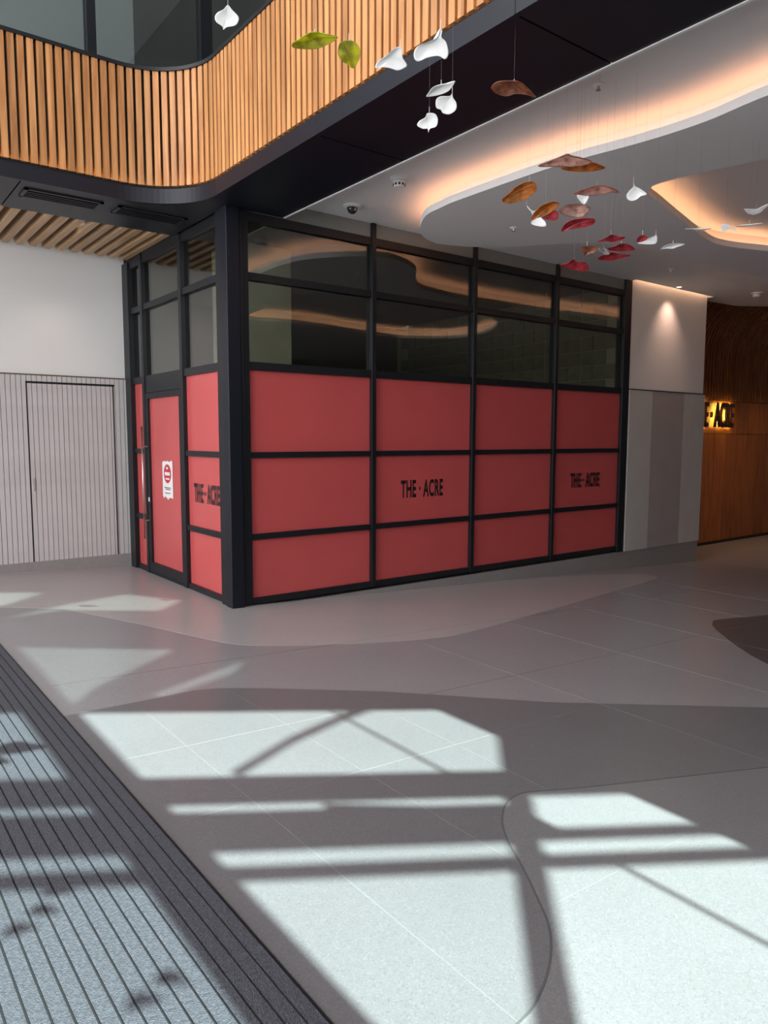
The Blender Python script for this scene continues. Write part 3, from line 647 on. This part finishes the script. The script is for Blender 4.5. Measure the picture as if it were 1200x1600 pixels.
MB().box(-.5, .5, -.25, .25, 0, 2.9).build('carcass', M_DARKIN, cb); MB().box(-.46, -.01, -.27, -.25, .1, 2.8).build('door', M_BLACK, cb); MB().box(.01, .46, -.27, -.25, .1, 2.8).build('door', M_BLACK, cb)

# ================================================================== CEILING DEVICES
def lath(name, mat, parent, prof, c=(0, 0, 0)): return MB().lathe(prof, c).build(name, mat, parent, smooth=False)
cc = tag(empty('security_camera', (1.115, -.343, 3.79)), 'white security camera with dark dome in the ceiling near the corner', 'camera')
lath('trim_ring', M_PLASTIC, cc, [(.085, 0), (.085, -.012), (.06, -.022), (.05, -.022)])
MB().lathe([(.052, -.018), (.05, -.035), (.04, -.06), (.02, -.075), (.004, -.079)]).build('dome', M_DOME, cc, smooth=True)
MB().box(-.008, .008, -.055, -.03, -.06, -.03).build('lens', M_STEEL, cc)
sd = tag(empty('smoke_detector', (1.0, -1.2, 3.79)), 'white round smoke detector with vents on the ceiling above the camera dome', 'detector')
lath('base', M_PLASTIC, sd, [(.075, 0), (.075, -.012), (.055, -.02), (.045, -.02)]); lath('sensor_head', M_PLASTIC, sd, [(.045, -.02), (.052, -.032), (.05, -.065), (.038, -.078), (.01, -.08)])
for i in range(10):
    a = 2 * math.pi * i / 10; MB().box(-.008, .008, .047, .053, -.068, -.052).build('vent', M_SLOT, sd).rotation_euler = (0, 0, a)
s2 = tag(empty('smoke_detector', (8.343, -.648, 3.79)), 'small round detector on the ceiling near the dark timber wall', 'detector')
lath('base', M_PLASTIC, s2, [(.08, 0), (.08, -.014), (.05, -.022), (.045, -.022)]); lath('sensor_head', M_PLASTIC, s2, [(.05, -.022), (.056, -.035), (.05, -.062), (.01, -.07)])
for (x, y, z, lb) in ((.948, -3.254, 3.79, 'small sprinkler rose on the white ceiling beside the dark soffit'), (2.36, -1.25, 3.60, 'small sprinkler rose under the tip of the curved ceiling panel'), (5.9, -.72, 3.79, 'small sprinkler rose on the ceiling before the shop end post')):
    s = tag(empty('sprinkler', (x, y, z)), lb, 'sprinkler')
    lath('rose', M_PLASTIC, s, [(.035, 0), (.035, -.004), (.014, -.012), (.012, -.012)]); lath('pin', M_STEEL, s, [(.008, -.012), (.006, -.03), (.016, -.032), (.016, -.035)])
dl = tag(empty('downlight', (7.02, -.17, 3.79)), 'recessed downlight grazing the white right wall', 'lamp')
lath('bezel', M_PLASTIC, dl, [(.05, 0), (.05, -.005), (.038, -.006), (.036, -.001)]); lath('lamp_face', emit('downlight_face', (1, .72, .5), 5), dl, [(.034, -.002), (.034, -.004)])
def spot(name, loc, target, energy, ang, blend, col, parent=None, r=.02):
    l = bpy.data.lights.new(name, 'SPOT'); l.energy = energy; l.spot_size = math.radians(ang); l.spot_blend = blend; l.color = col; l.shadow_soft_size = r
    o = bpy.data.objects.new(name, l); COL.objects.link(o); o.location = loc; o.rotation_euler = (Vector(target) - Vector(loc)).to_track_quat('-Z', 'Y').to_euler()
spot('track_beam', (-.83, 2.0, 3.66), (-.85, 2.85, 2.35), 10, 60, 1.0, (1, .78, .66))
wl_ = tag(empty('wall_washer', (7.13, -.04, 3.88)), 'linear warm light hidden in the ceiling slot above the right wall', 'lamp')
MB().box(-.98, .98, -.035, .04, .07, .085).build('slot_lid', M_CEIL, wl_); MB().box(-.97, .97, -.02, .0, .03, .045).build('led_strip', emit('slot_led', (1, .56, .33), 14), wl_)
spot('downlight_beam', (7.02, -.24, 3.78), (7.02, .10, 2.7), 40, 84, 1.0, (1, .62, .46), r=.05)
for x, lb in ((9.9, 'left'), (11.6, 'right')):
    d2 = tag(empty('downlight', (x, -1.2 if x > 11 else -.6, 3.79)), 'recessed downlight before the dark timber wall, the ' + lb + ' one', 'lamp')
    lath('bezel', M_PLASTIC, d2, [(.05, 0), (.05, -.005), (.038, -.006), (.036, -.001)]); lath('lamp_face', MATS['downlight_face'], d2, [(.034, -.002), (.034, -.004)])
    spot('timber_beam', (x, d2.location.y, 3.77), (x, .4, 0), 110, 75, .8, (1, .58, .32))

# halo lit sign on the dark timber wall
sg2 = tag(empty('illuminated_sign', (9.97, .822, 2.03)), 'black halo lit lettering glowing yellow on the dark timber wall', 'sign')
SL = text_mesh('letters', 'THE \u00b7 ACRE', 1.38, .46, M_INK, bold=.02, depth=.02)
t = bpy.data.objects.new('letters', SL); COL.objects.link(t); t.parent = sg2; t.rotation_euler = (math.pi / 2, 0, 0); t['label'] = 'black raised letters'
SH = text_mesh('halo_strip', 'THE \u00b7 ACRE', 1.36, .445, M_HALO, bold=-.004, depth=.0015)
t = bpy.data.objects.new('halo_strip', SH); COL.objects.link(t); t.parent = sg2; t.rotation_euler = (math.pi / 2, 0, 0); t.location = (0, .0222, 0)

# ================================================================== HANGING LEAVES
# outline in photo pixels, distance, tilt of the blade away from facing the lens (degrees, about the image x axis)
def zA(l): return [(300 + x / 2.857, y / 2.857) for x, y in l]
def zB(l): return [(750 + x / 2.667, y / 2.667) for x, y in l]
def zC(l): return [(760 + x / 3.75, 220 + y / 3.75) for x, y in l]
def zD(l): return [(1000 + x / 6, 260 + y / 6) for x, y in l]
def top_at(x, y):
    if x > .57: return 3.79
    if x > -.22: return 3.65
    return 9.0
def leaf(pts, d, tilt, mat, label, grp, bow=.22, wire=True):
    cx = (min(p[0] for p in pts) + max(p[0] for p in pts)) / 2; cy = (min(p[1] for p in pts) + max(p[1] for p in pts)) / 2
    c = px(cx, cy, d); view = (c - CAM).normalized(); rt = RX; dn = view.cross(rt).normalized()
    a = math.radians(tilt); nrm = (-view * math.cos(a) - dn * math.sin(a) * -1).normalized()   # blade normal, tipped to face downwards
    u = rt - nrm * rt.dot(nrm); u.normalize(); v = nrm.cross(u)
    sm_ = smooth_closed(pts, 4); P2 = []
    for q in sm_:
        r = (RX * (q[0] - 600) + RD * (q[1] - 800) + RF * F_PX); t = (c - CAM).dot(nrm) / r.dot(nrm); w = CAM + r * t - c
        P2.append(Vector((w.dot(u), w.dot(v))))
    rad = max(p.length for p in P2); n = len(P2); rings = [1.0, .93, .72, .45, .2]; th = max(.003, rad * .035)
    mb = MB()
    for sgn in (1, -1):
        for k in rings:
            for p in P2:
                q = p * k; h = bow * rad * .6 * (1 - k * k) * (1 + .35 * math.sin(q.x / rad * 2.6 + 1.0)) + sgn * th * (.25 if k == 1 else (.8 if k > .9 else 1)) * .5
                mb.v.append(tuple(u * q.x + v * q.y - nrm * h))
        mb.v.append(tuple(-nrm * (bow * rad * .6 * (1 + .35 * math.sin(1.0)) + sgn * th * .5)))
    R_ = len(rings); half = R_ * n + 1
    for s_ in (0, 1):
        o_ = s_ * half
        for k in range(R_ - 1):
            for i in range(n):
                f_ = (o_ + k * n + i, o_ + k * n + (i + 1) % n, o_ + (k + 1) * n + (i + 1) % n, o_ + (k + 1) * n + i); mb.f.append(f_ if s_ else f_[::-1])
        for i in range(n):
            f_ = (o_ + (R_ - 1) * n + i, o_ + (R_ - 1) * n + (i + 1) % n, o_ + R_ * n); mb.f.append(f_ if s_ else f_[::-1])
    for i in range(n): mb.f.append((i, (i + 1) % n, half + (i + 1) % n, half + i))
    root = tag(empty('hanging_leaf', c), label, 'leaf ornament', grp)
    mb.build('blade', mat, root, smooth=True)
    if mat is not M_LEAFW:      # cast rim and raised midrib of the glass leaves
        ring = [tuple(u * p.x + v * p.y) for p in P2]; MB().tube(ring + ring[:1], th * .55, 6).build('rim', RIM.get(mat.name, mat), root, smooth=True)
        far = max(P2, key=lambda p: p.length); opp = max(P2, key=lambda p: (p - far).length); rib_ = []
        for i in range(9):
            t = i / 8; q = far.lerp(opp, t); rib_.append(tuple(u * q.x + v * q.y - nrm * (bow * rad * .6 * (1 - (2 * t - 1) ** 2) - th * .2)))
        MB().tube(rib_, [th * .3] + [th * .8] * 7 + [th * .3], 6).build('midrib', mat, root, smooth=True)
    hc = -nrm * (bow * rad * .6 * (1 + .35 * math.sin(1.0)))
    if tilt < 40: tp_ = max(P2, key=lambda p: (u * p.x + v * p.y).z); hc = u * tp_.x + v * tp_.y
    MB().tube([tuple(hc + Vector((0, 0, -.003))), tuple(hc + Vector((0, 0, .03)))], .0014, 6).build('hanger', M_STEEL, root)
    zt = top_at(c.x + hc.x, c.y + hc.y) - c.z
    MB().tube([tuple(hc + Vector((0, 0, .03))), (hc.x, hc.y, zt)], .00035, 4).build('wire', M_WIRE, root)
GA = 'leaf ornaments hanging in the tall hall'; GB = 'leaf ornaments hanging under the white ceiling'; GC = 'leaf ornaments behind the viewer'
leaf(zA([(160, 22), (180, 45), (208, 75), (205, 100), (190, 115), (155, 122), (140, 133), (135, 118), (108, 98), (102, 75), (115, 55), (140, 42)]), 3.6, 12, M_LEAFW, 'white spade shaped leaf hanging before the upper storey glazing', GA)
leaf(zA([(448, 195), (470, 180), (510, 155), (540, 143), (590, 150), (640, 163), (648, 170), (610, 195), (560, 215), (510, 218), (455, 212)]), 3.3, 55, M_GREEN, 'wide flat green glass leaf before the cedar battens', GA)
leaf(zA([(665, 190), (700, 180), (735, 195), (750, 230), (745, 265), (725, 300), (712, 303), (700, 290), (670, 270), (652, 240), (655, 210)]), 3.4, 20, M_GREEN, 'upright oval green glass leaf before the cedar battens', GA)
leaf(zA([(818, 300), (830, 275), (870, 245), (905, 215), (935, 212), (940, 255), (958, 285), (955, 300), (920, 315), (885, 305), (850, 300), (830, 308)]), 3.2, 25, M_LEAFW, 'white crumpled leaf at the lower edge of the cedar battens', GA)
leaf(zA([(1110, 122), (1117, 140), (1113, 165), (1135, 190), (1145, 240), (1130, 265), (1100, 250), (1050, 258), (1010, 275), (992, 260), (992, 230), (1010, 205), (1060, 185), (1095, 165), (1105, 140)]), 3.1, 20, M_LEAFW, 'largest white leaf with upright stalk overlapping the dark fascia', GA)
leaf(zA([(1175, 362), (1160, 390), (1140, 410), (1100, 425), (1048, 432), (1055, 415), (1075, 390), (1110, 378), (1150, 372)]), 3.7, 50, M_LEAFW, 'narrow slanted white leaf, topmost of three before the dark soffit', GA)
leaf(zA([(1162, 415), (1165, 435), (1180, 460), (1178, 490), (1150, 510), (1120, 505), (1110, 490), (1090, 480), (1090, 445), (1110, 430), (1150, 428)]), 3.8, 15, M_LEAFW, 'round white leaf, middle of three before the dark soffit', GA)
leaf(zA([(1052, 505), (1085, 508), (1098, 535), (1090, 565), (1062, 575), (1056, 592), (1050, 575), (1030, 575), (1005, 560), (1015, 540), (1040, 525)]), 3.9, 15, M_LEAFW, 'round white leaf with point below, lowest of three before the dark soffit', GA)
leaf(zB([(50, 360), (70, 343), (110, 337), (160, 340), (195, 365), (232, 405), (200, 395), (150, 390), (110, 400), (70, 390), (52, 375)]), 3.7, 50, M_BROWN, 'brown glass leaf with drooping tip before the dark soffit', GA)
leaf(zC([(305, 147), (400, 110), (475, 80), (500, 92), (570, 105), (615, 122), (580, 140), (500, 152), (400, 150)]), 4.4, 60, M_PINK, 'long rose glass leaf at the top of the ceiling cluster', GB)
leaf(zC([(440, 160), (520, 145), (615, 128), (660, 140), (695, 160), (640, 175), (560, 180), (480, 175)]), 4.6, 62, M_AMBER, 'thin amber glass leaf tucked under the long rose leaf', GB)
leaf(zC([(92, 345), (130, 310), (180, 265), (240, 240), (280, 245), (292, 275), (275, 310), (220, 345), (150, 365), (110, 362)]), 4.4, 35, M_AMBER, 'broad amber glass leaf, leftmost of the ceiling cluster', GB)
leaf(zC([(512, 308), (560, 290), (620, 268), (690, 265), (740, 280), (775, 303), (730, 300), (680, 312), (600, 320), (550, 315)]), 4.5, 62, M_PINK, 'slender rose glass leaf above the small white triangle', GB)
leaf(zC([(530, 318), (590, 318), (600, 330), (575, 372), (550, 355)]), 4.8, 15, M_LEAFW, 'small white triangular leaf under the slender rose leaf', GB)
leaf(zC([(862, 243), (868, 265), (900, 280), (940, 312), (905, 325), (880, 345), (850, 353), (825, 340), (822, 315), (840, 290), (860, 270)]), 4.5, 15, M_LEAFW, 'white leaf with stalk beside the lit ceiling opening', GB)
leaf(zC([(265, 465), (275, 430), (310, 390), (360, 362), (410, 358), (425, 372), (400, 400), (350, 435), (300, 450)]), 4.4, 45, M_AMBER, 'amber glass leaf tilted over a red one', GB)
leaf(zC([(330, 450), (360, 415), (400, 410), (420, 425), (415, 460), (380, 465)]), 4.6, 25, M_CRIM, 'small red leaf half behind the tilted amber leaf', GB)
leaf(zC([(235, 377), (262, 408), (290, 412), (320, 450), (345, 475), (347, 502), (300, 500), (262, 485), (270, 450), (262, 418), (245, 398)]), 4.8, 15, M_LEAFW, 'white leaf with curled stalk behind the tilted amber leaf', GB)
leaf(zC([(428, 410), (450, 385), (500, 372), (560, 372), (602, 390), (605, 405), (570, 440), (540, 448), (480, 440), (440, 425)]), 4.5, 40, M_PINK, 'oval rose glass leaf with a brown rim above the largest red leaf', GB)
leaf(zC([(440, 530), (460, 490), (500, 465), (580, 455), (630, 458), (632, 480), (600, 500), (540, 512), (480, 520)]), 4.6, 50, M_CRIM, 'largest crimson leaf, slanted, in the middle of the cluster', GB)
leaf(zC([(648, 593), (700, 570), (735, 550), (770, 562), (808, 563), (800, 575), (750, 592), (700, 588)]), 4.6, 60, M_CRIM, 'crimson leaf, uppermost of the three stacked on the right', GB)
leaf(zC([(710, 632), (760, 615), (795, 602), (840, 612), (868, 638), (810, 648), (750, 645)]), 4.9, 60, M_CRIM, 'crimson leaf, middle of the three stacked on the right', GB)
leaf(zC([(655, 685), (700, 665), (740, 655), (780, 665), (845, 673), (790, 690), (730, 703), (675, 698)]), 5.25, 60, M_CRIM, 'crimson leaf, lowest of the three stacked on the right', GB)
leaf(zC([(555, 625), (590, 617), (635, 620), (652, 635), (630, 655), (595, 665), (578, 678), (570, 655), (558, 645)]), 4.8, 30, M_BROWN, 'small brownish heart shaped leaf left of the crimson stack', GB)
leaf(zC([(430, 730), (480, 715), (510, 692), (525, 708), (580, 715), (598, 758), (540, 760), (470, 745)]), 5.0, 50, M_CRIM, 'lowest crimson leaf before the top of the shopfront glass', GB)
leaf(zC([(882, 590), (890, 565), (915, 553), (942, 567), (935, 580), (905, 592)]), 4.8, 30, M_CRIM, 'small dark red leaf touching a white one', GB)
leaf(zC([(885, 600), (930, 578), (980, 558), (1000, 557), (995, 600), (950, 607), (910, 605)]), 4.9, 30, M_LEAFW, 'white leaf touching the small dark red one', GB)
leaf(zC([(1020, 635), (1050, 612), (1090, 603), (1165, 605), (1120, 622), (1090, 633), (1050, 632)]), 5.0, 55, M_LEAFW, 'flat pale leaf, lowest right of the cluster', GB)
leaf(zC([(680, 625), (700, 635), (722, 660), (695, 667), (660, 645), (652, 630)]), 5.0, 40, M_CLEAR, 'clear glass leaf between the heart shaped leaf and the crimson stack', GB)
leaf(zD([(425, 588), (480, 584), (550, 588), (660, 580), (662, 586), (598, 598), (530, 597), (470, 595)]), 4.9, 74, M_LEAFW, 'pale leaf seen edge on across the near corner of the lit opening', GB, bow=.05)
leaf(zD([(755, 555), (785, 545), (820, 543), (860, 568), (902, 598), (895, 602), (850, 574), (815, 556), (795, 590), (770, 626), (762, 620), (775, 585), (757, 578)]), 4.9, 30, M_LEAFW, 'pale folded bird-like leaf before the lit opening', GB, bow=.05)
leaf(zD([(900, 558), (1000, 552), (1060, 546), (1143, 533), (1146, 540), (1080, 554), (1000, 562), (905, 567)]), 5.0, 74, M_LEAFW, 'thin pale leaf edge on, right of the folded one', GB, bow=.05)
leaf(zD([(975, 402), (990, 404), (1020, 436), (1080, 424), (1138, 403), (1200, 352), (1205, 362), (1150, 415), (1130, 434), (1052, 460), (1050, 448), (1015, 446)]), 5.0, 55, M_LEAFW, 'thin pale winged leaf at the right edge inside the lit opening', GB, bow=.05)
# leaves whose shadows fall on the mat and the sunlit floor
def shadow_leaf(x, y, h, sx, sy, label):
    c = Vector((x, y - h / TAN, h + fz(x)))
    pts = [(-1, 0), (-.5, .45), (.1, .55), (.6, .3), (1.1, .05), (.6, -.3), (.1, -.5), (-.5, -.4)]
    sm_ = smooth_closed(pts, 3); m = MB(); n = len(sm_)
    for s_ in (-1, 1): m.v += [(p[0] * sx, p[1] * sy, .02 * math.cos(p[0] * 1.4) + s_ * .002) for p in sm_]
    m.f = [tuple(reversed(range(n))), tuple(range(n, 2 * n))] + [(i, (i + 1) % n, n + (i + 1) % n, n + i) for i in range(n)]
    root = tag(empty('hanging_leaf', c), label, 'leaf ornament', GC); root.rotation_euler = (0, 0, random.uniform(-.8, .2))
    m.build('blade', M_LEAFW, root); MB().tube([(0, 0, 0), (0, 0, 9.0 - c.z)], .0007, 4).build('wire', M_WIRE, root)
SH_LB = ['nearest the mat edge of the row of three', 'middle of the row of three on the mat', 'outermost of the row of three on the mat', 'upper of the pair low on the mat', 'lower of the pair low on the mat', 'largest, high on the mat', 'second largest, high on the mat', 'alone on the pale floor beside the mat']
for q_, (x, y, s) in enumerate(((-2.51, -3.84, .05), (-2.57, -3.92, .05), (-2.65, -3.98, .05), (-2.36, -4.43, .05), (-2.45, -4.47, .05), (-2.38, -2.53, .13), (-2.5, -2.62, .09), (-1.9, -4.12, .04))):
    shadow_leaf(x, y, 3.1, s, s * 1.1, 'leaf near the entrance casting the shadow ' + SH_LB[q_])
